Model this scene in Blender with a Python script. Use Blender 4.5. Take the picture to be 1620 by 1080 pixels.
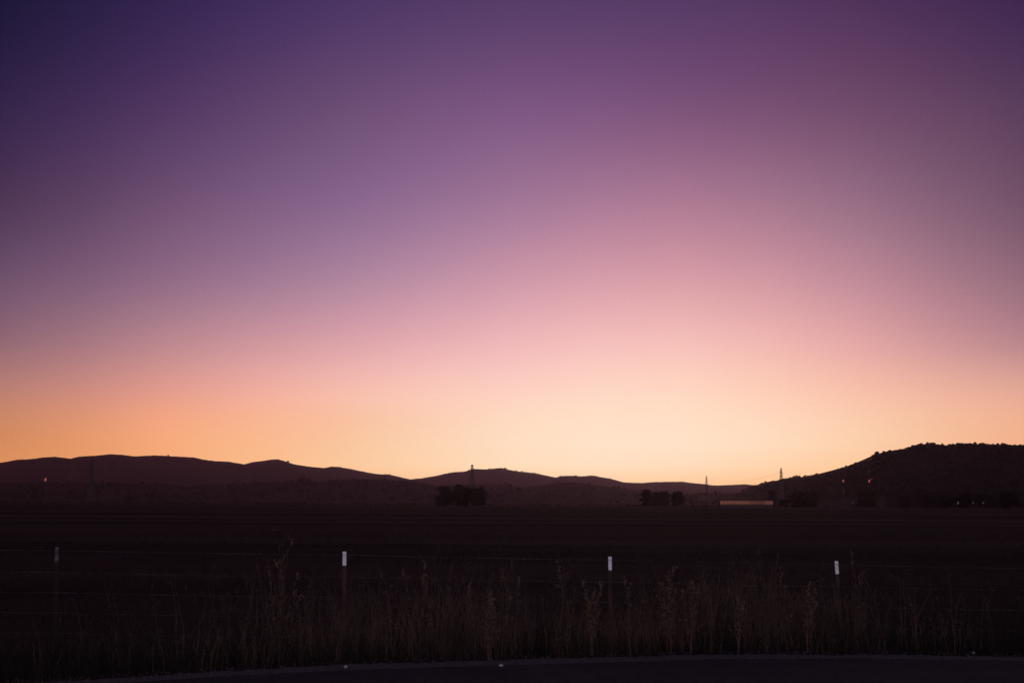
import bpy, math, random
import numpy as np
from mathutils import Vector, Matrix, noise

for o in list(bpy.data.objects):
    bpy.data.objects.remove(o)
sc = bpy.context.scene
COL = sc.collection
rng = random.Random(7)

# ------------------------------------------------------------------ camera
F = 2250.0                       # focal length in photo pixels (1620 px wide, 50 mm)
CAM_H = 1.5
PITCH = math.atan((797 - 540) / F)
ROLL = math.radians(0.30)
cd = bpy.data.cameras.new("camera")
cam = bpy.data.objects.new("camera", cd)
COL.objects.link(cam)
sc.camera = cam
cd.lens = 50; cd.sensor_width = 36
cd.clip_start = 0.1; cd.clip_end = 60000
ROT = Matrix.Rotation(math.pi / 2 + PITCH, 4, 'X') @ Matrix.Rotation(ROLL, 4, 'Z')
cam.matrix_world = Matrix.Translation((0, 0, CAM_H)) @ ROT
cd.dof.use_dof = True
cd.dof.focus_distance = 25
cd.dof.aperture_fstop = 2.6
EYE = Vector((0, 0, CAM_H))
R3 = ROT.to_3x3()

def ray(px, py):
    return R3 @ Vector(((px - 810) / F, (540 - py) / F, -1.0))

def at(px, py, d):               # the point seen at photo pixel (px, py), d metres ahead
    r = ray(px, py)
    return EYE + r * (d / r.y)

def on(px, py, z=0.0):           # the point of the level z seen at that pixel
    r = ray(px, py)
    return EYE + r * ((z - CAM_H) / r.z)

# ------------------------------------------------------------------ sky
XS = [0, 270, 540, 810, 1080, 1350, 1620]
SKY = [
 (-150, [(18,16,44),(38,28,68),(56,40,82),(64,46,86),(64,44,84),(60,36,74),(46,26,62)]),
 (20, [(30,24,56),(56,39,82),(80,56,102),(92,64,106),(92,62,104),(86,54,92),(66,42,80)]),
 (170, [(50,36,72),(82,56,98),(109,78,116),(126,88,130),(126,84,122),(115,77,108),(90,62,92)]),
 (320, [(76,53,84),(114,82,116),(138,104,142),(164,120,152),(176,124,148),(154,112,134),(114,82,104)]),
 (440, [(108,80,106),(146,108,134),(176,134,158),(208,154,170),(220,160,168),(196,142,154),(146,106,122)]),
 (540, [(142,102,114),(190,138,144),(222,164,170),(242,186,186),(248,194,186),(231,170,167),(182,132,138)]),
 (620, [(184,126,112),(231,158,142),(249,190,173),(254,210,194),(255,216,194),(250,194,170),(228,168,148)]),
 (680, [(208,134,92),(254,172,128),(252,194,158),(255,222,196),(255,225,201),(254,209,178),(244,176,140)]),
 (725, [(218,138,84),(250,172,118),(254,200,155),(255,220,188),(255,222,192),(254,206,162),(244,170,126)]),
 (760, [(220,134,76),(246,162,98),(252,184,128),(255,206,158),(255,200,150),(252,182,124),(240,158,104)]),
 (830, [(215,120,62),(238,145,82),(250,165,100),(255,180,118),(255,175,112),(248,160,95),(225,140,85)]),
]
YS = [r[0] for r in SKY]
TAB = np.array([r[1] for r in SKY], float) / 255.0

def herm(xs, v, x):
    xs = np.asarray(xs, float)
    x = min(max(x, xs[0]), xs[-1])
    i = int(min(max(np.searchsorted(xs, x) - 1, 0), len(xs) - 2))
    h = xs[i + 1] - xs[i]; t = (x - xs[i]) / h
    def m(k):
        if k == 0: return (v[1] - v[0]) / (xs[1] - xs[0])
        if k == len(xs) - 1: return (v[-1] - v[-2]) / (xs[-1] - xs[-2])
        return (v[k + 1] - v[k - 1]) / (xs[k + 1] - xs[k - 1])
    return ((2*t**3 - 3*t*t + 1) * v[i] + (t**3 - 2*t*t + t) * h * m(i)
            + (-2*t**3 + 3*t*t) * v[i + 1] + (t**3 - t*t) * h * m(i + 1))

def lin(c):
    c = np.clip(c, 0, 1)
    return np.where(c <= 0.04045, c / 12.92, ((c + 0.055) / 1.055) ** 2.4)

def lin8(r, g, b):
    return tuple(float(v) for v in lin(np.array([r, g, b]) / 255.0))

WORLD = 1.6
# the haze below dims the sky towards the horizon: the sky itself is that much brighter
GY = [-150, 20, 170, 320, 440, 540, 620, 680, 725, 760, 830]
GAIN = [(0.936, 0.967, 0.996), (0.936, 0.967, 0.996), (0.958, 0.977, 0.999), (0.97, 0.988, 1.003), (0.985, 1.004, 1.018), (1.016, 1.029, 1.042), (1.071, 1.092, 1.082), (1.098, 1.14, 1.067), (1.153, 1.245, 1.256), (1.153, 1.245, 1.256), (1.153, 1.245, 1.256)]
def sky_colour(az, el):
    d = Vector((math.sin(az) * math.cos(el), math.cos(az) * math.cos(el), math.sin(el)))
    q = R3.transposed() @ d
    px = 810 + F * q.x / -q.z; py = 540 - F * q.y / -q.z
    rows = [herm(XS, TAB[k], px) for k in range(len(YS))]
    g = np.array([np.interp(py, GY, [q[c] for q in GAIN]) for c in range(3)])
    return lin(herm(YS, np.array(rows), py)) * g / WORLD

w = bpy.data.worlds.new("World"); sc.world = w; w.use_nodes = True
nt = w.node_tree; nt.nodes.clear()
def N(tree, kind, **kw):
    n = tree.nodes.new(kind)
    for k, v in kw.items(): setattr(n, k, v)
    return n
def M(tree, op, a, b=None, c=None, clamp=False):
    n = tree.nodes.new('ShaderNodeMath'); n.operation = op; n.use_clamp = clamp
    for i, v in enumerate((a, b, c)):
        if v is None: continue
        if isinstance(v, (int, float)): n.inputs[i].default_value = v
        else: tree.links.new(v, n.inputs[i])
    return n.outputs[0]
def smooth(tree, v, a, b):
    n = N(tree, 'ShaderNodeMapRange', interpolation_type='SMOOTHSTEP')
    n.inputs[1].default_value = a; n.inputs[2].default_value = b
    tree.links.new(v, n.inputs[0]); return n.outputs[0]
def linear(tree, v, a, b):
    n = N(tree, 'ShaderNodeMapRange'); n.clamp = True
    n.inputs[1].default_value = a; n.inputs[2].default_value = b
    tree.links.new(v, n.inputs[0]); return n.outputs[0]
def mixc(tree, f, a, b):
    n = N(tree, 'ShaderNodeMix', data_type='RGBA')
    for s, v in ((0, f), (6, a), (7, b)):
        if isinstance(v, tuple): n.inputs[s].default_value = (*v, 1) if len(v) == 3 else v
        elif isinstance(v, (int, float)): n.inputs[s].default_value = v
        else: tree.links.new(v, n.inputs[s])
    return n.outputs[2]

tc = N(nt, 'ShaderNodeTexCoord')
sp = N(nt, 'ShaderNodeSeparateXYZ'); nt.links.new(tc.outputs['Generated'], sp.inputs[0])
el = M(nt, 'ARCSINE', sp.outputs[2])
az = M(nt, 'ARCTAN2', sp.outputs[0], sp.outputs[1])
E0, E1 = math.radians(-2.0), math.radians(22.0)
elf = linear(nt, el, E0, E1)
AZ = [math.radians(a) for a in np.linspace(-20.5, 20.5, 13)]
cur = None
for k, a in enumerate(AZ):
    cr = N(nt, 'ShaderNodeValToRGB'); nt.links.new(elf, cr.inputs[0])
    r = cr.color_ramp; r.interpolation = 'LINEAR'
    n = 28
    r.elements[0].position = 0; r.elements[1].position = 1
    for i in range(1, n - 1): r.elements.new(i / (n - 1))
    for i in range(n):
        c = sky_colour(a, E0 + (E1 - E0) * i / (n - 1))
        r.elements[i].color = (*[float(x) for x in c], 1)
    if cur is None: cur = cr.outputs[0]
    else: cur = mixc(nt, linear(nt, az, AZ[k - 1], a), cur, cr.outputs[0])
absaz = M(nt, 'ABSOLUTE', az)
# sky away from the glow: violet to the sides, a paler rose-grey band opposite, deep blue-violet overhead
S_ = lambda *c: tuple(x / WORLD for x in c)
low_side = S_(0.085, 0.050, 0.080)
low_back = S_(0.76, 0.63, 0.82)
zen = S_(0.018, 0.013, 0.035)
sideback = mixc(nt, smooth(nt, absaz, math.radians(70), math.radians(150)), low_side, low_back)
sb = mixc(nt, smooth(nt, el, math.radians(2), math.radians(34)), sideback, zen)
front = mixc(nt, smooth(nt, el, math.radians(21), math.radians(60)), cur, zen)
allsky = mixc(nt, smooth(nt, absaz, math.radians(20.5), math.radians(62)), front, sb)
bg = N(nt, 'ShaderNodeBackground'); nt.links.new(allsky, bg.inputs[0]); bg.inputs[1].default_value = WORLD
wo = N(nt, 'ShaderNodeOutputWorld'); nt.links.new(bg.outputs[0], wo.inputs[0])
w.cycles.sampling_method = 'MANUAL'; w.cycles.sample_map_resolution = 1024

# last afterglow of the sun that has set behind the hills
sl = bpy.data.lights.new("sun", 'SUN'); sl.energy = 0.03; sl.angle = math.radians(12)
sl.color = (1.0, 0.62, 0.38)
so = bpy.data.objects.new("sun", sl); COL.objects.link(so)
so.rotation_euler = (math.radians(-88.0), 0, math.radians(-6))

sc.view_settings.view_transform = 'Standard'; sc.view_settings.look = 'None'
sc.view_settings.exposure = 0; sc.view_settings.gamma = 1
sc.render.dither_intensity = 2.0
sc.cycles.use_denoising = True
sc.cycles.max_bounces = 4; sc.cycles.volume_bounces = 0

# ------------------------------------------------------------------ helpers
def tag(o, label=None, cat=None, group=None, kind=None):
    if label: o['label'] = label
    if cat: o['category'] = cat
    if group: o['group'] = group
    if kind: o['kind'] = kind
    return o

def link(name, verts, faces, mat, parent=None, smooth_=False):
    me = bpy.data.meshes.new(name)
    me.from_pydata([tuple(v) for v in verts], [], faces)
    me.materials.append(mat)
    if smooth_:
        me.polygons.foreach_set('use_smooth', [True] * len(me.polygons))
    o = bpy.data.objects.new(name, me); COL.objects.link(o)
    if parent: o.parent = parent
    return o

def empty(name, loc, rz=0.0):
    o = bpy.data.objects.new(name, None); COL.objects.link(o)
    o.location = loc; o.rotation_euler = (0, 0, rz); o.empty_display_size = .3
    return o

class MB:
    def __init__(s): s.v = []; s.f = []
    def box(s, c, d, rot=None):
        n = len(s.v)
        for x in (-.5, .5):
            for y in (-.5, .5):
                for z in (-.5, .5):
                    p = Vector((x * d[0], y * d[1], z * d[2]))
                    if rot: p = rot @ p
                    s.v.append(p + Vector(c))
        for q in ((0,1,3,2),(4,6,7,5),(0,4,5,1),(2,3,7,6),(0,2,6,4),(1,5,7,3)):
            s.f.append(tuple(n + i for i in q))
    def tube(s, pts, radii, k=5, cap=True):
        pts = [Vector(p) for p in pts]
        if isinstance(radii, (int, float)): radii = [radii] * len(pts)
        rings = []
        for i, p in enumerate(pts):
            t = (pts[min(i + 1, len(pts) - 1)] - pts[max(i - 1, 0)]).normalized()
            up = Vector((0, 0, 1)) if abs(t.z) < .9 else Vector((1, 0, 0))
            a = t.cross(up).normalized(); b = t.cross(a)
            n = len(s.v); rings.append(n)
            for j in range(k):
                th = 2 * math.pi * j / k
                s.v.append(p + (a * math.cos(th) + b * math.sin(th)) * radii[i])
        for i in range(len(rings) - 1):
            for j in range(k):
                s.f.append((rings[i] + j, rings[i] + (j + 1) % k, rings[i + 1] + (j + 1) % k, rings[i + 1] + j))
        if cap:
            s.f.append(tuple(rings[0] + j for j in range(k))[::-1])
            s.f.append(tuple(rings[-1] + j for j in range(k)))
    def quad(s, c, a, b):
        n = len(s.v); c = Vector(c)
        s.v += [c - a - b, c + a - b, c + a + b, c - a + b]; s.f.append((n, n + 1, n + 2, n + 3))
    def tri(s, a, b, c):
        n = len(s.v); s.v += [Vector(a), Vector(b), Vector(c)]; s.f.append((n, n + 1, n + 2))
    def blob(s, c, r, squash=1.0, rnd=None):          # rough faceted lump
        rnd = rnd or rng
        n = len(s.v); c = Vector(c); rings = ((-.75, .62), (0, 1.0), (.7, .68))
        s.v.append(c + Vector((0, 0, -r * squash)))
        for (h, q) in rings:
            for j in range(6):
                th = j * math.pi / 3 + h
                rr = r * q * rnd.uniform(.78, 1.2)
                s.v.append(c + Vector((math.cos(th) * rr, math.sin(th) * rr, h * r * squash * rnd.uniform(.85, 1.15))))
        s.v.append(c + Vector((0, 0, r * squash)))
        for j in range(6):
            k = (j + 1) % 6
            s.f.append((n, n + 1 + k, n + 1 + j))
            for q in range(2):
                a = n + 1 + q * 6
                s.f.append((a + j, a + k, a + 6 + k, a + 6 + j))
            s.f.append((n + 13 + j, n + 13 + k, n + 19))
    def build(s, name, mat, parent=None, smooth_=False):
        return link(name, s.v, s.f, mat, parent, smooth_)

def material(name, c1, c2=None, scale=1.0, rough=.85, spec=.3, stretch=(1, 1, 1), bump=0.0, bscale=None,
             detail=6.0, lo=.35, hi=.65, c3=None, metal=0.0, bdist=.02):
    m = bpy.data.materials.new(name); m.use_nodes = True
    t = m.node_tree; b = t.nodes['Principled BSDF']
    b.inputs['Roughness'].default_value = rough
    b.inputs['Specular IOR Level'].default_value = spec
    b.inputs['Metallic'].default_value = metal
    tcn = N(t, 'ShaderNodeTexCoord'); mp = N(t, 'ShaderNodeMapping')
    t.links.new(tcn.outputs['Object'], mp.inputs[0]); mp.inputs['Scale'].default_value = stretch
    nz = N(t, 'ShaderNodeTexNoise'); t.links.new(mp.outputs[0], nz.inputs['Vector'])
    nz.inputs['Scale'].default_value = scale; nz.inputs['Detail'].default_value = detail
    col = mixc(t, linear(t, nz.outputs[0], lo, hi), c1, c2 or tuple(.7 * x for x in c1))
    if c3:
        n2 = N(t, 'ShaderNodeTexNoise'); t.links.new(mp.outputs[0], n2.inputs['Vector'])
        n2.inputs['Scale'].default_value = scale * 7.3; n2.inputs['Detail'].default_value = 4
        col = mixc(t, linear(t, n2.outputs[0], .5, .72), col, c3)
    t.links.new(col, b.inputs['Base Color'])
    if bump:
        n3 = N(t, 'ShaderNodeTexNoise'); t.links.new(tcn.outputs['Object'], n3.inputs['Vector'])
        n3.inputs['Scale'].default_value = bscale or scale * 5; n3.inputs['Detail'].default_value = 8
        bp = N(t, 'ShaderNodeBump'); bp.inputs['Strength'].default_value = bump; bp.inputs['Distance'].default_value = bdist
        t.links.new(n3.outputs[0], bp.inputs['Height']); t.links.new(bp.outputs[0], b.inputs['Normal'])
    return m

def glow(name, col, strength):
    m = bpy.data.materials.new(name); m.use_nodes = True
    b = m.node_tree.nodes['Principled BSDF']
    b.inputs['Base Color'].default_value = (*[min(1, .3 * x) for x in col], 1)
    b.inputs['Emission Color'].default_value = (*col, 1); b.inputs['Emission Strength'].default_value = strength
    return m

MAT = dict(
    asphalt=material('asphalt', (.042, .040, .042), (.062, .058, .060), 1.3, .9, .18, bump=.6, bscale=90, c3=(.03, .029, .03), bdist=.006),
    gravel=material('gravel', (.11, .095, .105), (.21, .18, .195), 26, .95, .2, bump=.9, bscale=60, c3=(.08, .07, .07), bdist=.02),
    field=material('field_grass', (.076, .045, .036), (.010, .0095, .012), .030, .95, .02, stretch=(.14, 1, 1), bump=.6,
                   bscale=2.5, lo=.40, hi=.60, c3=(.040, .026, .019), bdist=.10, detail=3.5),
    hill=material('dry_scrub_hill', (.050, .034, .030), (.030, .024, .024), .004, .95, .05, c3=(.02, .018, .02)),
    wood=material('woodland', (.024, .021, .019), (.036, .028, .025), .05, .95, .05),
    leaf=material('oak_foliage', (.024, .023, .018), (.038, .032, .026), .6, .9, .1),
    bark=material('bark', (.06, .045, .036), (.035, .028, .024), 3, .95, .1, stretch=(3, 3, .6), bump=.4),
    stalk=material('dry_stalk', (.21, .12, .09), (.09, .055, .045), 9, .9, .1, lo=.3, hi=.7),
    brush=material('dry_brush', (.240, .140, .105), (.050, .040, .032), 1.6, .95, .06, lo=.36, hi=.62, c3=(.075, .078, .045)),
    seed=material('seed_head', (.30, .18, .13), (.12, .075, .055), 22, .9, .1),
    pasture=material('pasture_grass', (.060, .037, .030), (.022, .017, .017), .3, .95, .04),
    dimweed=material('dimmed_green_weed', (.040, .036, .030), (.018, .018, .018), 1.2, .95, .05, c3=(.060, .044, .036)),  # undergrowth colour kept dark, so the sides of the verge read as shaded
    greenweed=material('weed_leaf', (.07, .075, .035), (.11, .07, .04), 14, .9, .1),
    steelpost=material('rusty_steel_post', (.15, .07, .054), (.05, .03, .026), 6, .7, .3, stretch=(1, 1, .5)),
    dimpost=material('dimmed_steel_post', (.05, .032, .028), (.03, .022, .02), 6, .8, .2, stretch=(1, 1, .5)),  # post steel with the dimness of the outer view put into its colour
    dimstalk=material('dimmed_stalk', (.075, .055, .045), (.04, .032, .028), 9, .9, .08),  # stalk colour darkened to paint the fall-off of light at the sides
    paint=material('white_post_paint', (.90, .86, .92), (.74, .68, .74), 30, .42, .5, lo=.45, hi=.75, metal=.75),
    dimpaint=material('dimmed_white_paint', (.20, .18, .19), (.07, .06, .06), 18, .8, .2, lo=.4, hi=.62),  # same white paint, darkened in colour for the dim left edge
    wire=material('galvanised_wire', (.15, .12, .13), (.05, .04, .042), 3, .6, .3, metal=.3),
    lattice=material('weathered_steel_lattice', (.09, .085, .085), (.06, .055, .055), 1, .7, .3),
    roof=material('shed_roof_metal', (.07, .06, .06), (.04, .035, .035), .6, .85, .15),
    wall=material('shed_wall_board', (.09, .07, .06), (.05, .04, .035), .8, .9, .2),
    stone=material('pale_pebble', (.72, .68, .74), (.55, .5, .56), 40, .5, .5),
    lamp_amber=glow('shed_interior_light', (1.0, .38, .20), .07),
    lamp_amber_dim=glow('shed_interior_light_dim', (1.0, .36, .26), .025),
    lamp_red=glow('red_beacon', (1.0, .24, .15), .42),
    lamp_red_dim=glow('red_beacon_dim', (1.0, .30, .22), .10),
    lamp_white=glow('yard_lamp', (1.0, .88, .86), .07),
)

# ------------------------------------------------------------------ ground, road
EDGE = [(-500,1100),(-200,1087),(0,1077),(200,1067),(330,1058),(540,1046),(700,1042),(900,1036),(1020,1033),(1100,1031),(1340,1031),(1620,1035),(2100,1043)]
SHOE = [(-500,1118),(-200,1103),(0,1092),(200,1081),(330,1072),(540,1061),(700,1056),(900,1050),(1020,1047),(1100,1044),(1340,1042),(1620,1046),(2100,1055)]
edge = [on(x, y) for x, y in EDGE]; shoe = [on(x, y) for x, y in SHOE]
def interp_y(pts, x):
    if x <= pts[0].x: return pts[0].y
    for a, b in zip(pts, pts[1:]):
        if x <= b.x: return a.y + (b.y - a.y) * (x - a.x) / (b.x - a.x)
    return pts[-1].y
FIELD_Z = -0.32
def ground_z(x, y):
    e = interp_y(edge, x); t = (y - e) / 1.5
    t = min(1, max(0, t)); t = t * t * (3 - 2 * t)
    z = FIELD_Z * t - .012 * (1 - t)
    if y > e + .3:
        n = noise.noise(Vector((x * .7, y * .7, 0))) * .05 * min(1, (y - e - .3))
        far = min(1, max(0, (y - 18) / 30))
        n += noise.noise(Vector((x * .05, y * .05, 3))) * .10 * far
        z += n
    return z
xs = sorted(set([round(v, 3) for v in list(np.linspace(-12, 12, 97))] +
    [s * v for s in (-1, 1) for v in (14,17,21,27,35,46,60,80,110,150,210,300,450,700,1100,1700,2600,4000,6000,8800)]))
ys = [-280,-120,-50,-20,-8,0,5,8,10,11] + list(np.linspace(11.5, 19, 61)) + [19.5,20,21,22,23,24,26,28,30,33,36,40,44,48,53,58,64,72,80,90,100,115,130,150,175,200,240,290,350,430,540,700,900,1200,1600,2200,3000,4200,6000,8500,11000]
gv = [(x, y, ground_z(x, y)) for y in ys for x in xs]
nx = len(xs)
gf = [(j*nx+i, j*nx+i+1, (j+1)*nx+i+1, (j+1)*nx+i) for j in range(len(ys)-1) for i in range(nx-1)]
tag(link('ground', gv, gf, MAT['field'], smooth_=True), kind='structure')

def strip(name, near, far_, z, mat, step=.25):
    x = -11.5; v = []; f = []
    rr = random.Random(3)
    n = 0
    while x <= 11.5:
        a = near(x); b = far_(x) + rr.uniform(-.06, .06) + .12 * noise.noise(Vector((x * 1.7, 0, 5)))
        a = a + .10 * noise.noise(Vector((x * 1.3, 4, 5))) + rr.uniform(-.03, .03)
        v += [(x, a, z), (x, (a + b) / 2, z), (x, b, z - .03)]
        if n: k = 3 * n; f += [(k-3, k, k+1, k-2), (k-2, k+1, k+2, k-1)]
        n += 1; x += step
    return tag(link(name, v, f, mat, smooth_=True), kind='structure')
strip('gravel_shoulder', lambda x: interp_y(shoe, x) - .12, lambda x: interp_y(edge, x) + .10, .004, MAT['gravel'], .06)
rv = []; rf = []
for n, x in enumerate(np.linspace(-11.5, 11.5, 93)):
    rv += [(x, -6, .010), (x, interp_y(shoe, x), .010)]
    if n: rf.append((2*n-2, 2*n, 2*n+1, 2*n-1))
for s in (0,): pass
tag(link('road', rv, rf, MAT['asphalt']), kind='structure')

# ------------------------------------------------------------------ hills
FAR = [(-700,752),(-400,738),(-200,741),(-60,738),(0,732),(26,727),(50,725.5),(70,723),(88,722),(111,725),(124,722),(156,720),(176,718),(192,719),(213,721.5),(244,720),(280,721.5),(309,723.5),(325,727),(340,729),(363,730),(386,734),(402,730),(420,728),(432,726),(440,726),(452,729.5),(465,734),(488,737.5),(514,740),(524,737.5),(540,739),(556,741.5),(581,747),(602,750),(615,750),(628,753),(649,758),(672,755.5),(688,752.5),(719,746),(732,746),(750,741.5),(771,742),(791,740),(800,741.5),(816,745),(847,748),(878,755),(891,752.5),(911,752),(916,753.5),(937,751.5),(955,755),(971,758),(987,762.5),(1015,763.5),(1039,762),(1080,761.5),(1098,764),(1116,765.5),(1127,767.5),(1150,767),(1179,765.5),(1194,767),(1240,770),(1300,772),(1500,768),(1800,760),(2300,765)]
MID = [(-700,768),(-300,765),(0,764),(78,763),(156,763),(207,764),(259,764),(293,769),(324,765.5),(400,765.5),(440,763),(465,761),(504,762),(540,758.5),(566,757),(594,758),(638,760),(659,762),(680,765.5),(693,769.5),(716,768),(768,765.5),(794,765.5),(826,769.5),(852,768),(880,764),(904,762.5),(924,764),(956,769.5),(992,773),(1020,776.5),(1083,780),(1137,780),(1176,780),(1250,786),(1400,792),(1700,794)]
RIGHT = [(1120,794),(1160,783),(1185,771),(1200,766.5),(1210,762.5),(1226,760),(1254,755),(1270,754),(1286,751.5),(1311,745),(1337,738),(1356,731),(1381,720),(1400,714),(1433,709),(1451,703.5),(1472,701.5),(1498,704.5),(1511,702.5),(1537,701.5),(1563,702.5),(1620,704),(1700,706),(1850,718),(2100,750),(2400,790)]
def prof(P, x):
    for (a, ya), (b, yb) in zip(P, P[1:]):
        if x <= b:
            t = (x - a) / (b - a); return ya + (yb - ya) * t
    return P[-1][1]
def ridge(P, D, front, back, step, rough, seed, power=1.25):
    v = []; f = []; rows = 16
    us = np.arange(P[0][0], P[-1][0] + .1, step)
    crest = []
    for i, px in enumerate(us):
        py = prof(P, px) - rough * .10 * noise.noise(Vector((px * .12, seed, 0))) * 3 - rough * .30 * noise.noise(Vector((px * .22, seed, 4))) - rough * .55 * max(0, noise.noise(Vector((px * .8, seed, 4))))
        r = ray(px, py); k = math.hypot(r.x, r.y)
        dirx, diry = r.x / k, r.y / k
        wig = noise.noise(Vector((px * .006, seed, 9)))
        Dc = (D(px) if callable(D) else D) * (1 + .06 * wig)
        h = CAM_H + r.z / k * Dc - FIELD_Z
        crest.append(h)
        for j in range(rows + 1):
            t = j / rows
            if t <= .75:
                q = t / .75; d = Dc - front * (1 - q); s = q ** power
            else:
                q = (t - .75) / .25; d = Dc + back * q; s = (1 - q) ** 1.2
            z = h * s
            env = 4 * s * (1 - s)
            g = noise.fractal(Vector((dirx * d / (front * .22), d / (front * .5), seed)), 1.0, 2.2, 5)
            z *= 1 + .45 * env * g * rough if q < 1 else 1
            z = min(z, h * (d / Dc) * .985) if (t < .75 and q < .99) else z
            v.append((dirx * d, diry * d, max(z, 0) + FIELD_Z - (2.0 if s <= 0.001 else 0)))
    n = rows + 1
    for i in range(len(us) - 1):
        for j in range(rows):
            f.append((i*n+j, (i+1)*n+j, (i+1)*n+j+1, i*n+j+1))
    return v, f
for nm, P, D, fr, bk, st, rg, sd, mat in (
    ('far_hills', FAR, 8200, 2600, 1600, 1.6, 1.0, 1.3, 'hill'),
    ('middle_hills', MID, 3600, 1100, 900, 1.6, .9, 5.1, 'hill'),
    ('near_hill', RIGHT, lambda px: 2000 + 1500 * max(0, min(1, (1400 - px) / 220)), 440, 700, 3.0, .35, 8.7, 'wood')):
    v, f = ridge(P, D, fr, bk, st, rg, sd)
    tag(link(nm, v, f, MAT[mat], smooth_=True), kind='structure')
    if nm == 'near_hill': NH = v
    if nm == 'middle_hills': MH = v
    if nm == 'far_hills': FH = v

# woodland on the near hill: one mass of small crowns
mb = MB(); rr = random.Random(11)
n = 17
def scatter(V, rows, p, r0, r1, mb, pxmin=None):
    cols = len(V) // n
    for i in range(cols - 1):
        for j in rows:
            if rr.random() > p * (.55 + 1.1 * noise.noise(Vector((i * .11, j * .5, len(V) * .01))) + .35): continue
            a, b, c = Vector(V[i*n+j]), Vector(V[(i+1)*n+j]), Vector(V[i*n+min(j+1, 16)])
            q = a + (b - a) * rr.random() + (c - a) * rr.random() * .9
            r = rr.uniform(r0, r1) * (1 if rr.random() < .85 else 1.35)
            mb.blob((q.x, q.y, q.z + r * .35), r, rr.uniform(.8, 1.15), rr)
for _ in range(3): scatter(NH, range(3, 12), .75, 1.7, 3.0, mb)
for _ in range(2): scatter(NH, (12,), .8, .7, 1.35, mb)
tag(mb.build('woodland', MAT['leaf']), 'dark woodland covering the steep hill on the right', 'woodland', kind='stuff')
mb = MB()
scatter(FH, (12,), .22, 4, 7, mb)
C0 = int((764 + 700) / 1.6); C1 = int((995 + 700) / 1.6)
for _ in range(3): scatter(FH[C0*17:C1*17], (12,), .38, 2.5, 6.5, mb)
for _ in range(900):
    yy = rr.uniform(1500, 2600); xx = rr.uniform(-.42, .30) * yy
    mb.blob((xx, yy, FIELD_Z + .8), rr.uniform(1.0, 2.6), .7, rr)
scatter(MH, (12,), .22, 2, 4, mb); scatter(MH, range(2, 12), .07, 3, 5, mb)
tag(mb.build('scrub', MAT['wood']), 'scattered dark scrub along the slopes and crests of the distant ridges', 'scrub', kind='stuff')

# ------------------------------------------------------------------ trees (prototypes are 10 m tall, 10 m wide)
def crown_mesh(seed, wide, clumps, leaves, base=.07):
    r = random.Random(seed); mb = MB(); cs = []
    for i in range(clumps):
        th = r.uniform(0, 2*math.pi); q = math.sqrt(r.random()); z = r.uniform(0, 1)
        rad = 5.0 * wide * math.sqrt(max(.06, 1 - (2*z - .8) ** 2 * .62)) * .74
        c = Vector((math.cos(th) * q * rad, math.sin(th) * q * rad, 10 * (base + .06 + z * (.86 - base))))
        cs.append((c, r.uniform(.9, 1.75)))
    for c, cr in cs:
        for _ in range(leaves):
            d = Vector((r.gauss(0, 1), r.gauss(0, 1), r.gauss(0, .8))).normalized() * cr * r.random() ** .4
            p = c + d
            a = Vector((r.gauss(0,1), r.gauss(0,1), r.gauss(0,1))).normalized() * r.uniform(.13, .30)
            b = a.orthogonal().normalized() * a.length * r.uniform(.5, .9)
            mb.quad(p, a, b)
    return mb, cs
def trunk_mesh(seed, cs):
    r = random.Random(seed); mb = MB()
    top = Vector((r.uniform(-.3, .3), r.uniform(-.3, .3), 3.2))
    mb.tube([(0,0,-.3), (0.05,0,1.2), top, (top.x*1.4, top.y*1.4, 6.2)], [.48, .36, .28, .1], 7)
    for c, _ in cs[:9]:
        m = top.lerp(c, .5) + Vector((0, 0, .5))
        mb.tube([top - Vector((0,0,.4)), m, c], [.18, .11, .04], 5)
    return mb
PROTO = []
for k, (wd, cl) in enumerate(((1.0, 52), (.8, 42), (1.15, 60))):
    mb, cs = crown_mesh(20 + k, wd, cl, 70)
    co = mb.build('crown', MAT['leaf']); to = trunk_mesh(40 + k, cs).build('trunk', MAT['bark'])
    PROTO.append((co, to))
used = set()
def tree(px, ytop, ybase, width_px, D, kind, label, group, name='oak_tree', zb=None):
    base = at(px, ybase, D); top = at(px, ytop, D)
    bz = ground_z(base.x, base.y) if zb is None else zb
    h = (top.z - bz) / 9.9
    wx = 1.38 * width_px / F * D / 10.0 / (1.0, .8, 1.15)[kind]
    t = empty(name, (base.x, base.y, bz), rng.uniform(0, 6.28))
    t.scale = (wx, wx, h)
    for src in PROTO[kind]:
        if src.name not in used and src.parent is None:
            used.add(src.name); c = src
        else:
            c = src.copy(); COL.objects.link(c)
        c.parent = t
    return tag(t, label, 'tree', group)
g1 = 'round oaks clumped in the middle field'
tree(704, 768, 799, 29, 980, 0, 'leftmost broad round oak of the clump in front of the lattice tower', g1)
tree(726, 767, 799, 20, 1000, 1, 'tall narrow oak, second from the left in the clump by the lattice tower', g1)
tree(741, 771, 799, 20, 985, 2, 'low oak third from the left in the clump, just below the lattice tower', g1)
tree(758, 770.5, 799, 26, 970, 0, 'rightmost round oak of the clump by the lattice tower', g1)
g2 = 'square-topped trees in a row on the valley floor'
tree(1023, 775, 798, 18, 1250, 1, 'leftmost tree of the dark row between the second ridge and the lit shed', g2)
tree(1038, 778, 798, 17, 1265, 2, 'low tree second from the left in the dark row left of the lit shed', g2)
tree(1052, 776, 798, 18, 1240, 0, 'tree just left of the notch in the dark row left of the lit shed', g2)
tree(1072, 777, 798, 20, 1250, 2, 'rightmost tree of the dark row, right of its notch', g2)
g3 = 'trees around the lit shed'
tree(1221, 775.5, 798, 12, 1200, 1, 'small narrow tree at the right end of the lit shed', g3)
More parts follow.
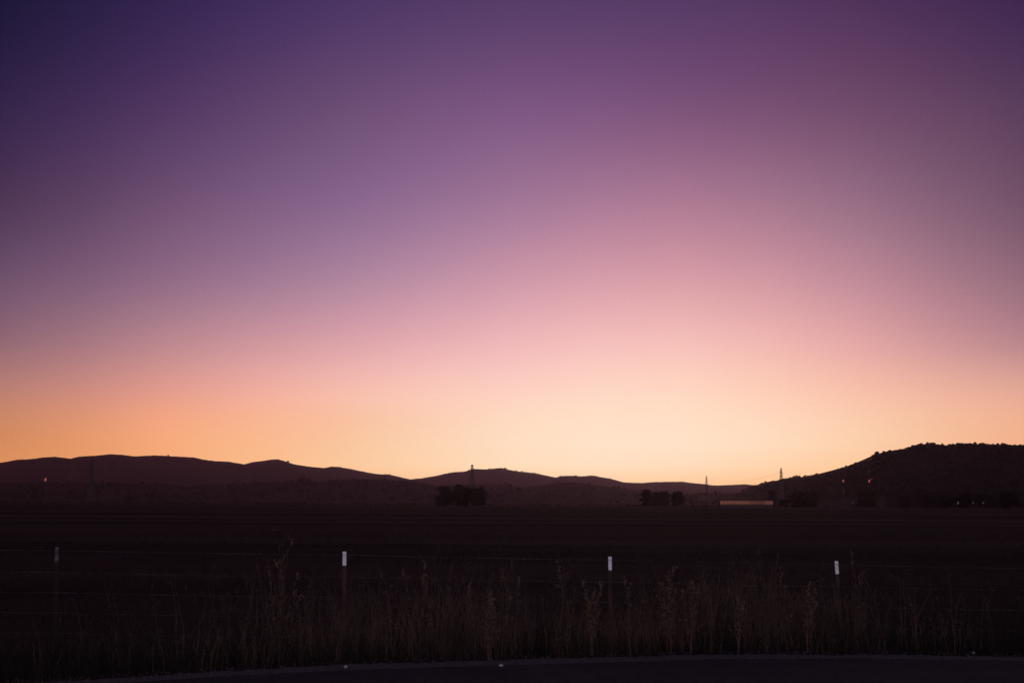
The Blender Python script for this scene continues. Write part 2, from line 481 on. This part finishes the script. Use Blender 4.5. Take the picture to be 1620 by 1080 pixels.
tree(1264, 777.5, 798.5, 29, 1150, 2, 'broad low tree right of the second lattice tower', g3)
tree(1286, 775.5, 798.5, 21, 1140, 0, 'taller round tree touching the right side of the broad low tree', g3)
tree(1240, 789, 798.5, 18, 1150, 2, 'low bush standing at the foot of the second lattice tower', g3, 'bush')
g4 = 'dark trees at the foot of the wooded hill'
tree(1371, 775, 799, 29, 1100, 0, 'lone round tree below the right radio mast at the foot of the wooded hill', g4)
tree(1432, 785, 799, 16, 1100, 1, 'small tree alone right of the round tree at the hill foot', g4)
tree(1464, 777, 799, 34, 1050, 2, 'first large tree of the dark belt under the wooded hill', g4)
tree(1496, 781, 799, 30, 1080, 0, 'second tree of the dark belt, left of the yard lamps', g4)
tree(1529, 779, 800, 34, 1060, 2, 'tree of the dark belt standing behind the left pair of yard lamps', g4)
tree(1563, 781, 800, 32, 1080, 0, 'tree of the dark belt just right of the last yard lamp', g4)
tree(1596, 778, 800, 34, 1050, 2, 'last tree of the dark belt at the right border of the photo', g4)
g5 = 'trees standing on the middle ridge'
for px, yt, wd, lb in ((474, 756, 8, 'small left tree of the three on the middle ridge under the peak'),
                       (481, 753.5, 9, 'tallest tree of the three on the middle ridge under the peak'),
                       (488, 756.5, 9, 'small right tree of the three on the middle ridge under the peak')):
    p = at(px, prof(MID, px), 3580)
    tree(px, yt, 761, wd, 3560, (0 if wd > 8 else 1), lb, g5, zb=p.z - 3)

# ------------------------------------------------------------------ lattice towers
def lattice(px, ytop, D, base_w, top_w, arms, label, rz, name='transmission_tower'):
    p = at(px, 797, D); top = at(px, ytop, D).z; z0 = ground_z(p.x, p.y)
    t = empty(name, (p.x, p.y, z0), rz); H = top - z0
    body = MB(); lev = 11
    def wd(s): return base_w * (1 - s) ** 1.6 + top_w * (1 - (1 - s) ** 1.6) if s < .9 else top_w * (1 - (s - .9) * 7)
    for k in range(lev):
        a, b = k / lev, (k + 1) / lev
        wa, wb = wd(a) / 2, wd(b) / 2
        cs = ((-1,-1),(1,-1),(1,1),(-1,1))
        for i in range(4):
            s, u = cs[i], cs[(i + 1) % 4]
            A = (s[0]*wa, s[1]*wa, a*H); B = (s[0]*wb, s[1]*wb, b*H); C = (u[0]*wb, u[1]*wb, b*H); Dd = (u[0]*wa, u[1]*wa, a*H)
            body.tube([A, B], .27, 4); body.tube([A, C], .15, 3); body.tube([Dd, B], .15, 3); body.tube([B, C], .14, 3)
    body.build('lattice_body', MAT['lattice'], t)
    for (s, ln) in arms:
        for sg in (-1, 1):
            m = MB(); w_ = wd(s) / 2
            tip = (sg * ln, 0, s * H)
            for yy in (-w_, w_):
                m.tube([(sg * w_, yy, s * H), tip], .14, 4); m.tube([(sg * w_, yy, s * H + 1.6), tip], .12, 4)
            c = m.build('crossarm', MAT['lattice'], t)
            i_ = MB(); i_.tube([tip, (tip[0], 0, tip[2] - 2.0)], .12, 5); i_.build('insulator', MAT['lattice'], c)
    tag(t, label, 'pylon', 'lattice power towers across the valley')
    return t, H, arms
TW = []
ARM = ((.80, 4.2), (.88, 3.4), (.95, 2.6))
TW.append(lattice(143, 727, 1450, 7, 2.0, ARM, 'faint power tower against the far ridge at the left, right of the red lamp', 1.35))
TW.append(lattice(746.5, 734.5, 1650, 8.5, 2.4, ARM, 'lattice power tower rising behind the clump of round oaks', 1.15))
TW.append(lattice(1118, 752, 2350, 8, 1.6, ARM, 'thin distant power tower poking over the low far ridge', 1.25))
TW.append(lattice(1236.5, 740, 1800, 7.5, 2.2, ARM, 'lattice power tower right of the lit shed', 1.25))
off = at(1760, 797, 1300)
def cable(ends, sag, r, label):
    m = MB(); pts = []
    for a, b in zip(ends, ends[1:]):
        for i in range(24):
            t = i / 24; p = a.lerp(b, t); p.z -= 4 * sag * t * (1 - t); pts.append(p)
    pts.append(ends[-1]); m.tube(pts, r, 4)
    tag(m.build('power_cable', MAT['lattice']), label, 'cable', 'power cables strung between the towers')
bpy.context.view_layer.update()
def hang(i, arm, sg):
    t, H, a = TW[i]; s, ln = a[arm]
    return t.matrix_world @ Vector((sg * ln, 0, s * H - 2.0))
cable([hang(2, 2, 1), hang(3, 2, 1)], 9, .07, 'upper thin power cable between the two right-hand towers')
cable([hang(2, 0, 1), hang(3, 0, 1)], 9, .07, 'lower thin power cable between the two right-hand towers')

# ------------------------------------------------------------------ lit shed
D = 1120
a = at(1139, 797, D); b = at(1223, 797, D); ln = (b - a).length
z0 = ground_z(a.x, a.y)
t = empty('farm_shed', ((a.x + b.x) / 2, (a.y + b.y) / 2, z0), math.atan2(b.y - a.y, b.x - a.x) )
hh = at(1180, 791.6, D).z - z0; W = 12
m = MB()
m.box((0, W - .2, hh * .5), (ln, .3, hh)); m.box((-ln/2 + .15, W/2, hh*.5), (.3, W - .9, hh)); m.box((ln/2 - .15, W/2, hh*.5), (.3, W - .9, hh))
m.box((0, .0, 1.25), (ln, .3, 2.5))
m.build('wall', MAT['wall'], t)
m = MB()
n0 = len(m.v); o_ = .8
for x in (-ln/2 - .5, ln/2 + .5):
    m.v += [Vector((x, -o_, hh + .02)), Vector((x, W + o_, hh + .02)), Vector((x, W + o_, hh + .22)), Vector((x, W/2, hh + .75)), Vector((x, -o_, hh + .22))]
m.f += [(0,1,2,3,4), (9,8,7,6,5), (0,5,6,1), (1,6,7,2), (2,7,8,3), (3,8,9,4), (4,9,5,0)]
m.build('roof', MAT['roof'], t)
nb = 14; bw = ln / nb
for i in range(nb + 1):
    m = MB(); m.box((-ln/2 + i * bw if 0 < i < nb else (-ln/2 + .1 if i == 0 else ln/2 - .1), -.05, (hh + 2.5) / 2), (.22, .22, hh - 2.5)); m.build('post', MAT['wall'], t)
for i in range(nb):
    f = (i + .5) / nb
    mt = MAT['lamp_amber'] if (f < .60 or f > .86) else MAT['lamp_amber_dim']
    m = MB(); m.box((-ln/2 + (i + .5) * bw, .05, (hh + 2.5) / 2), (bw - .3, .04, hh - 2.7))
    m.build('lit_window', mt, t)
tag(t, 'long low farm shed with amber lit open side under the far ridge', 'shed')

# ------------------------------------------------------------------ masts and lamps
def mast(px, D, lamps, ytop, label, name='radio_mast', cat='mast', group='red-lit masts on the wooded hill'):
    p = at(px, 797, D); zt = at(px, ytop, D).z
    # foot of the mast sits on the hillside / field
    z0 = ground_z(p.x, p.y)
    t = empty(name, (p.x, p.y, z0)); m = MB()
    m.tube([(0, 0, 0), (0, 0, zt - z0)], [.35, .15], 6); m.build('mast_pole', MAT['lattice'], t)
    for (py, dx, r, mt) in lamps:
        q = at(px + dx, py, D); lm = MB()
        q = Vector((q.x - p.x, q.y - p.y - .5, q.z - z0))
        lm.tube([q - Vector((.25 * r, 0, r * 1.3)), q + Vector((0, 0, 0)), q + Vector((.3 * r, 0, r * 1.3))], [r * .5, r * .62, r * .5], 8)
        lm.tube([(0, 0, q.z - r * .9), (q.x, q.y, q.z - r * .9)], .1, 4)
        lm.build('beacon', MAT[mt], t)
    return tag(t, label, cat, group)
mast(1334, 1500, [(760.5, 0, 1.05, 'lamp_red'), (777, .5, .6, 'lamp_red_dim')], 758, 'slim mast with a red beacon, left of the pair before the wooded hill')
mast(1375, 1500, [(760.5, 0, 1.1, 'lamp_red'), (758, 4, .6, 'lamp_red_dim'), (745, 0, .6, 'lamp_red_dim'), (726, 3, .6, 'lamp_red_dim'), (777, 4, .6, 'lamp_red_dim')], 724,
     'taller mast with several red beacons, right of the pair before the wooded hill')
mast(72, 1500, [(758.2, 0, 1.15, 'lamp_red')], 756, 'lone pole with a bright red lamp at the far left', 'lamp_pole', 'lamp pole', None)
def yard(px, py, D, label, s=1.0):
    p = at(px, 797, D); q = at(px, py, D); z0 = ground_z(p.x, p.y)
    t = empty('yard_lamp', (p.x, p.y, z0)); h = q.z - z0
    m = MB(); m.tube([(0, 0, 0), (0, 0, h), (0, -.8, h + .3)], [.14, .1, .08], 6); m.build('pole', MAT['lattice'], t)
    m = MB(); m.tube([(-.12*s, -.95, h - .75*s), (.0, -1.0, h), (.25*s, -.95, h + .75*s)], [.26*s, .34*s, .2*s], 6); m.build('lamp_head', MAT['lamp_white'], t)
    tag(t, label, 'lamp', 'pale yard lamps at the foot of the wooded hill')
yard(1349, 794, 1000, 'dim pale yard lamp left of the lone round tree at the hill foot', .7)
yard(1515, 795, 1000, 'brightest pale yard lamp, leftmost of three by the dark tree belt', 1.1)
yard(1538.5, 795, 1000, 'middle of three pale yard lamps by the dark tree belt', .8)
yard(1555, 795, 1000, 'rightmost of three pale yard lamps by the dark tree belt', .9)

# ------------------------------------------------------------------ fence
POST = [(-400, 858, 13.6, 0), (90, 865, 14.2, 3), (545, 872, 14.8, 2), (965, 880, 15.4, 1), (1323, 887, 16.0, 7), (1680, 894, 16.6, 0), (2040, 902, 17.2, 0)]
fp = at(545, 872, 14.8)
fence = empty('wire_fence', (fp.x, fp.y, ground_z(fp.x, fp.y)))
FO = Vector(fence.location)
tag(fence, 'barbed wire fence on rusty steel posts with white painted tips', 'fence')
def tee(mb, top, bot, s):         # T-section post: flange towards the road, stem behind
    d = (top - bot); mid = (top + bot) / 2; L = d.length
    q = Vector((0, 0, 1)).rotation_difference(d.normalized()).to_matrix()
    mb.box(mid, (.037 * s, .006 * s, L), q)
    mb.box(mid + q @ Vector((0, .0215 * s, 0)), (.006 * s, .036 * s, L), q)
WY = [5, 39, 70, 101, 132]
tops = []
for i, (px, py, d, tilt) in enumerate(POST):
    top = at(px, py, d); gz = ground_z(top.x, top.y)
    lean = at(px + tilt, py + 24, d) - at(px, py + 24, d)
    H = top.z - gz
    bot = Vector((top.x + lean.x * (H / .16) * .16, top.y, gz - .35))
    bot.x = top.x + lean.x * 1.6
    ax = (bot - top).normalized()
    cut = top + ax * .142
    m = MB(); tee(m, cut, bot, 1.0)
    z = .2
    while z < H - .1:             # studs
        p_ = top + ax * z; m.box(p_ + Vector((0, -.008, 0)), (.014, .012, .012)); z += .055
    m.v = [v - FO for v in m.v]
    po = m.build('post', MAT['dimpost' if i < 2 or i > 4 else 'steelpost'], fence)  # outer posts get the steel with edge dimness painted in
    m = MB(); tee(m, top, cut, 1.0); m.v = [v - FO for v in m.v]
    m.build('painted_tip', MAT['dimpaint'] if i == 1 else MAT['paint'], po)
    tops.append((top, ax))
for k, dy in enumerate(WY):
    pts = []
    for i in range(len(POST)):
        d = POST[i][2]; z = dy / F * d * (1 if POST[i][0] > 0 else 1)
        p_ = tops[i][0] + tops[i][1] * z; p_.y -= .020
        if i:
            a = pts[-1]
            for j in range(1, 10):
                t = j / 10; q = a.lerp(p_, t); q.z -= 4 * .006 * t * (1 - t) * rng.uniform(.7, 1.6); pts.append(q)
        pts.append(p_)
    m = MB(); m.tube(pts, .0022, 5)
    if k in (0, 1, 4):            # barbs
        for a, b in zip(pts, pts[1:]):
            n_ = max(1, int((b - a).length / .13))
            for j in range(n_):
                c = a.lerp(b, (j + rng.random() * .4 + .3) / n_)
                for s in (-1, 1):
                    m.tube([c + Vector((-.004*s, 0, -.009)), c + Vector((.006*s, -.002, .009))], .0014, 3)
    m.v = [v - FO for v in m.v]
    m.build('wire', MAT['wire'], fence)

# ------------------------------------------------------------------ weeds
def stem_pts(base, h, lean, rr, n=7, wob=.02):
    pts = []; ox = oy = 0
    for i in range(n + 1):
        t = i / n
        ox += rr.gauss(0, wob) * h; oy += rr.gauss(0, wob) * h
        pts.append(Vector((base.x + lean[0] * t * t + ox, base.y + lean[1] * t * t + oy, base.z + h * t)))
    return pts
def leaf(mb, p, d, L, W):
    s = d.cross(Vector((0, 0, 1)));
    s = s.normalized() * W if s.length > 1e-4 else Vector((W, 0, 0))
    q = p + d * L * .5; e = p + d * L + Vector((0, 0, -L * .25))
    n = len(mb.v); mb.v += [p, q - s, e, q + s]; mb.f.append((n, n+1, n+2, n+3))
def weed_height(x, y):
    """metres; patches of taller and lower growth"""
    a = noise.noise(Vector((x * .55, y * .8, 2))) * .5 + noise.noise(Vector((x * 2.1, y * 2, 7))) * .35
    return max(.22, .66 + a * .62)
rw = random.Random(5)
mb = MB(); mg = MB(); dry_, dim_green_ = MB(), MB()
def undimmed_dry_share(x, y):
    c = math.exp(-((x - .55) / 3.6) ** 4) * .95  # side falloff paints edge darkening by way of darker plants
    return c * (.35 + 1.3 * (.5 + .9 * noise.noise(Vector((x * 1.5, y * .9, 11)))))  # noise adds the natural clumps
for _ in range(9500):
    x = rw.uniform(-9.5, 10.5); e = interp_y(edge, x)
    y = e + .08 + rw.random() ** 1.1 * 2.6
    isdry = rw.random() < undimmed_dry_share(x, y)
    mb = dry_ if isdry else dim_green_
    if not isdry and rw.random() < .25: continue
    z = ground_z(x, y); h = weed_height(x, y) * rw.uniform(.35, 1.25) * (1.08 if isdry else .85)
    pts = stem_pts(Vector((x, y, z - .02)), h, (rw.gauss(0, .14) * h, rw.gauss(0, .1) * h), rw)
    r0 = rw.uniform(.0012, .0030)
    mb.tube(pts, [r0 * (1.3 - .8 * i / 7) for i in range(8)], 3, cap=False)
    for i in range(2, 8):
        for _k in range(rw.choice((0, 1, 1, 2))):
            d = Vector((rw.gauss(0, 1), rw.gauss(0, 1), rw.uniform(.2, 1.6))).normalized()
            L = rw.uniform(.03, .12) * h / .6
            if rw.random() < .5:
                e_ = pts[i] + d * L
                mb.tube([pts[i], e_], [r0 * .7, r0 * .4], 3, cap=False)
                if rw.random() < .35:
                    q_ = rw.uniform(.003, .008)
                    for _z in range(2): leaf(mb, e_, Vector((rw.gauss(0, 1), rw.gauss(0, 1), rw.gauss(0, 1))).normalized(), q_ * 2.2, q_)
            else:
                leaf(mb, pts[i], d, L, rw.uniform(.002, .006))
for _ in range(26000):
    x = rw.uniform(-9.8, 10.8); e = interp_y(edge, x); y = e + rw.random() ** 1.4 * 4.0 - (.03 if rw.random() < .93 else .16)
    z = ground_z(x, y); h = rw.uniform(.05, .34) * (.5 + weed_height(x, y))
    b = Vector((x, y, z - .01)); d = Vector((rw.gauss(0, .45), rw.gauss(0, .45), 1)).normalized()
    wv = Vector((rw.uniform(-1, 1), rw.uniform(-1, 1), 0)).normalized() * rw.uniform(.0015, .004)
    q = b + d * h * .6; tip = b + d * h + Vector((d.x, d.y, -.25)) * h * .3
    n_ = len(mg.v); mg.v += [b - wv, b + wv, q + wv * .7, q - wv * .7, tip]
    mg.f += [(n_, n_+1, n_+2, n_+3), (n_+3, n_+2, n_+4)]
tag(dry_.build('dry_weeds', MAT['brush']), 'tangle of dry brown weeds along the roadside under the fence', 'weeds', kind='stuff')
tag(dim_green_.build('dimmed_green_weeds', MAT['dimweed']), 'dark leafy undergrowth along the roadside, thicker at the sides as painted edge shade', 'weeds', kind='stuff')
ms = MB()
for _ in range(3600):
    x = rw.uniform(-9, 9.5); a_ = interp_y(shoe, x); b_ = interp_y(edge, x)
    y = a_ + (b_ - a_) * rw.gauss(.5, .34)
    ms.blob((x, y, .010), rw.uniform(.003, .009), .6, rw)
tag(ms.build('loose_gravel', MAT['gravel']), 'loose gravel scattered along the paved edge', 'gravel', kind='stuff')
tag(mg.build('grass', MAT['dimweed']), 'short dry grass at the road edge beneath the weeds', 'grass', kind='stuff')
# rough pasture beyond the fence
mp_ = MB()
for _ in range(9000):
    y = 17.5 + rw.random() ** 1.7 * 75; x = rw.uniform(-.5, .5) * (y * .95 + 5)
    k = noise.noise(Vector((x * .05, y * .16, 5)))
    if k < -.12: continue
    z = ground_z(x, y); s = 1 + y / 60
    for _j in range(4):
        b = Vector((x + rw.gauss(0, .05), y, z - .02)); h = rw.uniform(.07, .24) * (1 + k)
        tip = b + Vector((rw.gauss(0, .3) * h, 0, h)); wv = Vector((.004 * s, 0, 0))
        mp_.tri(b - wv, b + wv, tip)
tag(mp_.build('pasture_grass', MAT['pasture']), 'rough dry grass tufts across the dark pasture beyond the fence', 'grass', kind='stuff')

def tall_weed(px, ytop, d, label, stalks, seed, bushy=1.0, umbel=False, name='tall_weed', group='tall dry weeds standing above the brush'):
    r = random.Random(seed); top = at(px, ytop, d)
    bx = top.x + r.uniform(-.05, .12); z0 = ground_z(bx, d)
    t = empty(name, (bx, d, z0)); H = top.z - z0
    for k in range(stalks):
        hk = H if k == 0 else H * r.uniform(.72, .96)
        lean = (top.x - bx if k == 0 else r.uniform(-.16, .16) * H * .8, r.uniform(-.05, .05))
        pts = stem_pts(Vector((r.uniform(-.02, .02), r.uniform(-.02, .02), -.03)), hk, lean, r, 9, .011)
        pts[-1] = Vector((lean[0], lean[1], hk - .03))
        sm = MB(); r0 = r.uniform(.0035, .0048)
        sm.tube(pts, [r0 * (1.25 - .75 * i / 9) for i in range(10)], 5)
        sh = MB()
        for i in range(3, 10):
            for _ in range(int(r.choice((1, 1, 2, 3)) * bushy + .5)):
                up = i / 9
                d_ = Vector((r.gauss(0, .8), r.gauss(0, .8), r.uniform(.7, 1.8))).normalized()
                L = r.uniform(.03, .15) * (1.25 - up * .7)
                e_ = pts[i] + d_ * L; sm.tube([pts[i], pts[i] + d_ * L * .5 + Vector((0, 0, -.004)), e_], [r0 * .5, r0 * .4, r0 * .3], 3)
                for _q in range(r.choice((1, 2, 3, 4))):
                    c = pts[i].lerp(e_, r.uniform(.5, 1.05)) + Vector((r.gauss(0, .006), r.gauss(0, .006), r.gauss(0, .008)))
                    sh.blob(c, r.uniform(.004, .0085), 1.3, r)
                if r.random() < .4: leaf(sm, pts[i], d_, L * 1.1, .006)
        if umbel and k == 0:
            c = pts[-1]
            for j in range(14):
                th = 2 * math.pi * j / 14; e_ = c + Vector((math.cos(th) * .028, math.sin(th) * .028, .02))
                sm.tube([c, e_], .0012, 3); sh.blob(e_, .0065, .7, r)
        else:
            for j in range(7):
                sh.blob(pts[-1] + Vector((r.gauss(0, .006), r.gauss(0, .006), .008 * j - .03)), r.uniform(.005, .009), 1.4, r)
        k0 = len(sm.v); nf = len(sm.f); sm.v += sh.v; sm.f += [tuple(i + k0 for i in f_) for f_ in sh.f]
        far_side = px < 380 or px > 1370  # plants near both edges take the dimmed stalk colour
        so_ = sm.build('stalk', MAT['dimstalk' if far_side else 'stalk'], t)
        so_.data.materials.append(MAT['dimstalk' if far_side else 'seed'])
        so_.data.polygons.foreach_set('material_index', [0] * nf + [1] * len(sh.f))
    tag(t, label, 'weed', group)
W_ = [
 (437, 836, 14.6, 'tallest dry weed, flat umbel top rising above the top wire left of a white-tipped post', 4, 101, 1.0, True),
 (470, 905, 14.3, 'shorter brown weed just right of the tallest weed with the flat top', 2, 102, 1.3, False),
 (604, 902, 14.3, 'leaning weed whose knobbly head touches the second wire, first right of the middle-left post', 1, 103, .8, False),
 (637, 900, 14.4, 'weed with a curled round seed head at the second wire', 2, 104, 1.0, False),
 (672, 889, 14.5, 'tall forked weed with sprays reaching between the two upper wires', 2, 105, 1.4, False),
 (743, 921, 14.3, 'thin weed with one pale seed head just under the second wire', 1, 106, .7, False),
 (774, 936, 14.0, 'bushy rust brown weed clump in the centre of the brush', 5, 107, 1.6, False),
 (795, 905, 14.5, 'slender pointed weed crossing the second wire left of the white-tipped post in the middle', 2, 108, .8, False),
 (821, 910, 14.6, 'leafy topped weed close beside the slender pointed weed', 1, 109, 1.3, False),
 (885, 894, 14.7, 'upright weed with a dense brown spike, left of the middle-right post', 1, 110, 1.4, False),
 (922, 918, 14.6, 'broad feathery weed tuft immediately left of the middle-right post', 4, 111, 1.5, False),
 (989, 915, 14.6, 'single straight weed just right of the middle-right post', 1, 112, .9, False),
 (1066, 900, 14.9, 'widest reddish bushy weed reaching above the second wire', 6, 113, 1.8, False),
 (1092, 920, 14.9, 'bushy weed on the right flank of the widest reddish one', 4, 114, 1.6, False),
 (1152, 928, 14.8, 'low brown weed midway between the reddish bush and the bare twig weed', 3, 115, 1.2, False),
 (1238, 902, 15.2, 'bare twiggy weed with one cluster at the second wire', 1, 116, .7, False),
 (1279, 922, 15.0, 'fan shaped weed left of the leaning white-tipped post', 4, 117, 1.2, False),
 (1346, 872, 15.6, 'tall weed rising past the top wire right of the leaning white-tipped post', 2, 118, .6, False),
 (1385, 926, 15.3, 'dim rounded brown weed right of the leaning post', 5, 119, 1.5, False),
 (1455, 922, 15.6, 'dark straight weed far right of the leaning post', 2, 120, .9, False),
 (365, 912, 14.0, 'dim weed left of the tallest weed', 3, 121, 1.3, False),
 (225, 905, 13.9, 'dim broad weed between the leftmost post and the tallest weed', 5, 122, 1.4, False),
]
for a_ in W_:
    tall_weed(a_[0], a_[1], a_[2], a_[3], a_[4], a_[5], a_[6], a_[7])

# ------------------------------------------------------------------ glinting pebbles on the road edge
for px, py, s, lb in ((547, 1053.5, 1.0, 'small pale stone on the road edge below the middle-left post'),
                      (793, 1051.5, 1.15, 'small bright stone on the road edge near the centre'),
                      (1540, 1031.5, .8, 'tiny pale stone on the road edge at the far right')):
    p = on(px, py, .02); m = MB(); m.blob((0, 0, 0), .021 * s, .6, random.Random(int(px)))
    o = m.build('pebble', MAT['stone'], smooth_=True); o.location = (p.x, p.y, .018)
    tag(o, lb, 'stone', 'pale stones on the road edge')

# ------------------------------------------------------------------ dusk haze
m = MB(); m.box((0, 5650, 258), (18600, 12200, 520)); 
hz = bpy.data.materials.new('dusk_haze'); hz.use_nodes = True; t_ = hz.node_tree; t_.nodes.clear()
pv = N(t_, 'ShaderNodeVolumePrincipled'); pv.inputs['Color'].default_value = (.92, .59, .83, 1)
pv.inputs['Density'].default_value = 2.1e-5; pv.inputs['Anisotropy'].default_value = .89
ou = N(t_, 'ShaderNodeOutputMaterial'); t_.links.new(pv.outputs[0], ou.inputs['Volume'])
ho = m.build('haze', hz); tag(ho, kind='stuff')
print('haze z', min(v.z for v in m.v), 'to', max(v.z for v in m.v), 'hill top', max(v[2] for v in FH))
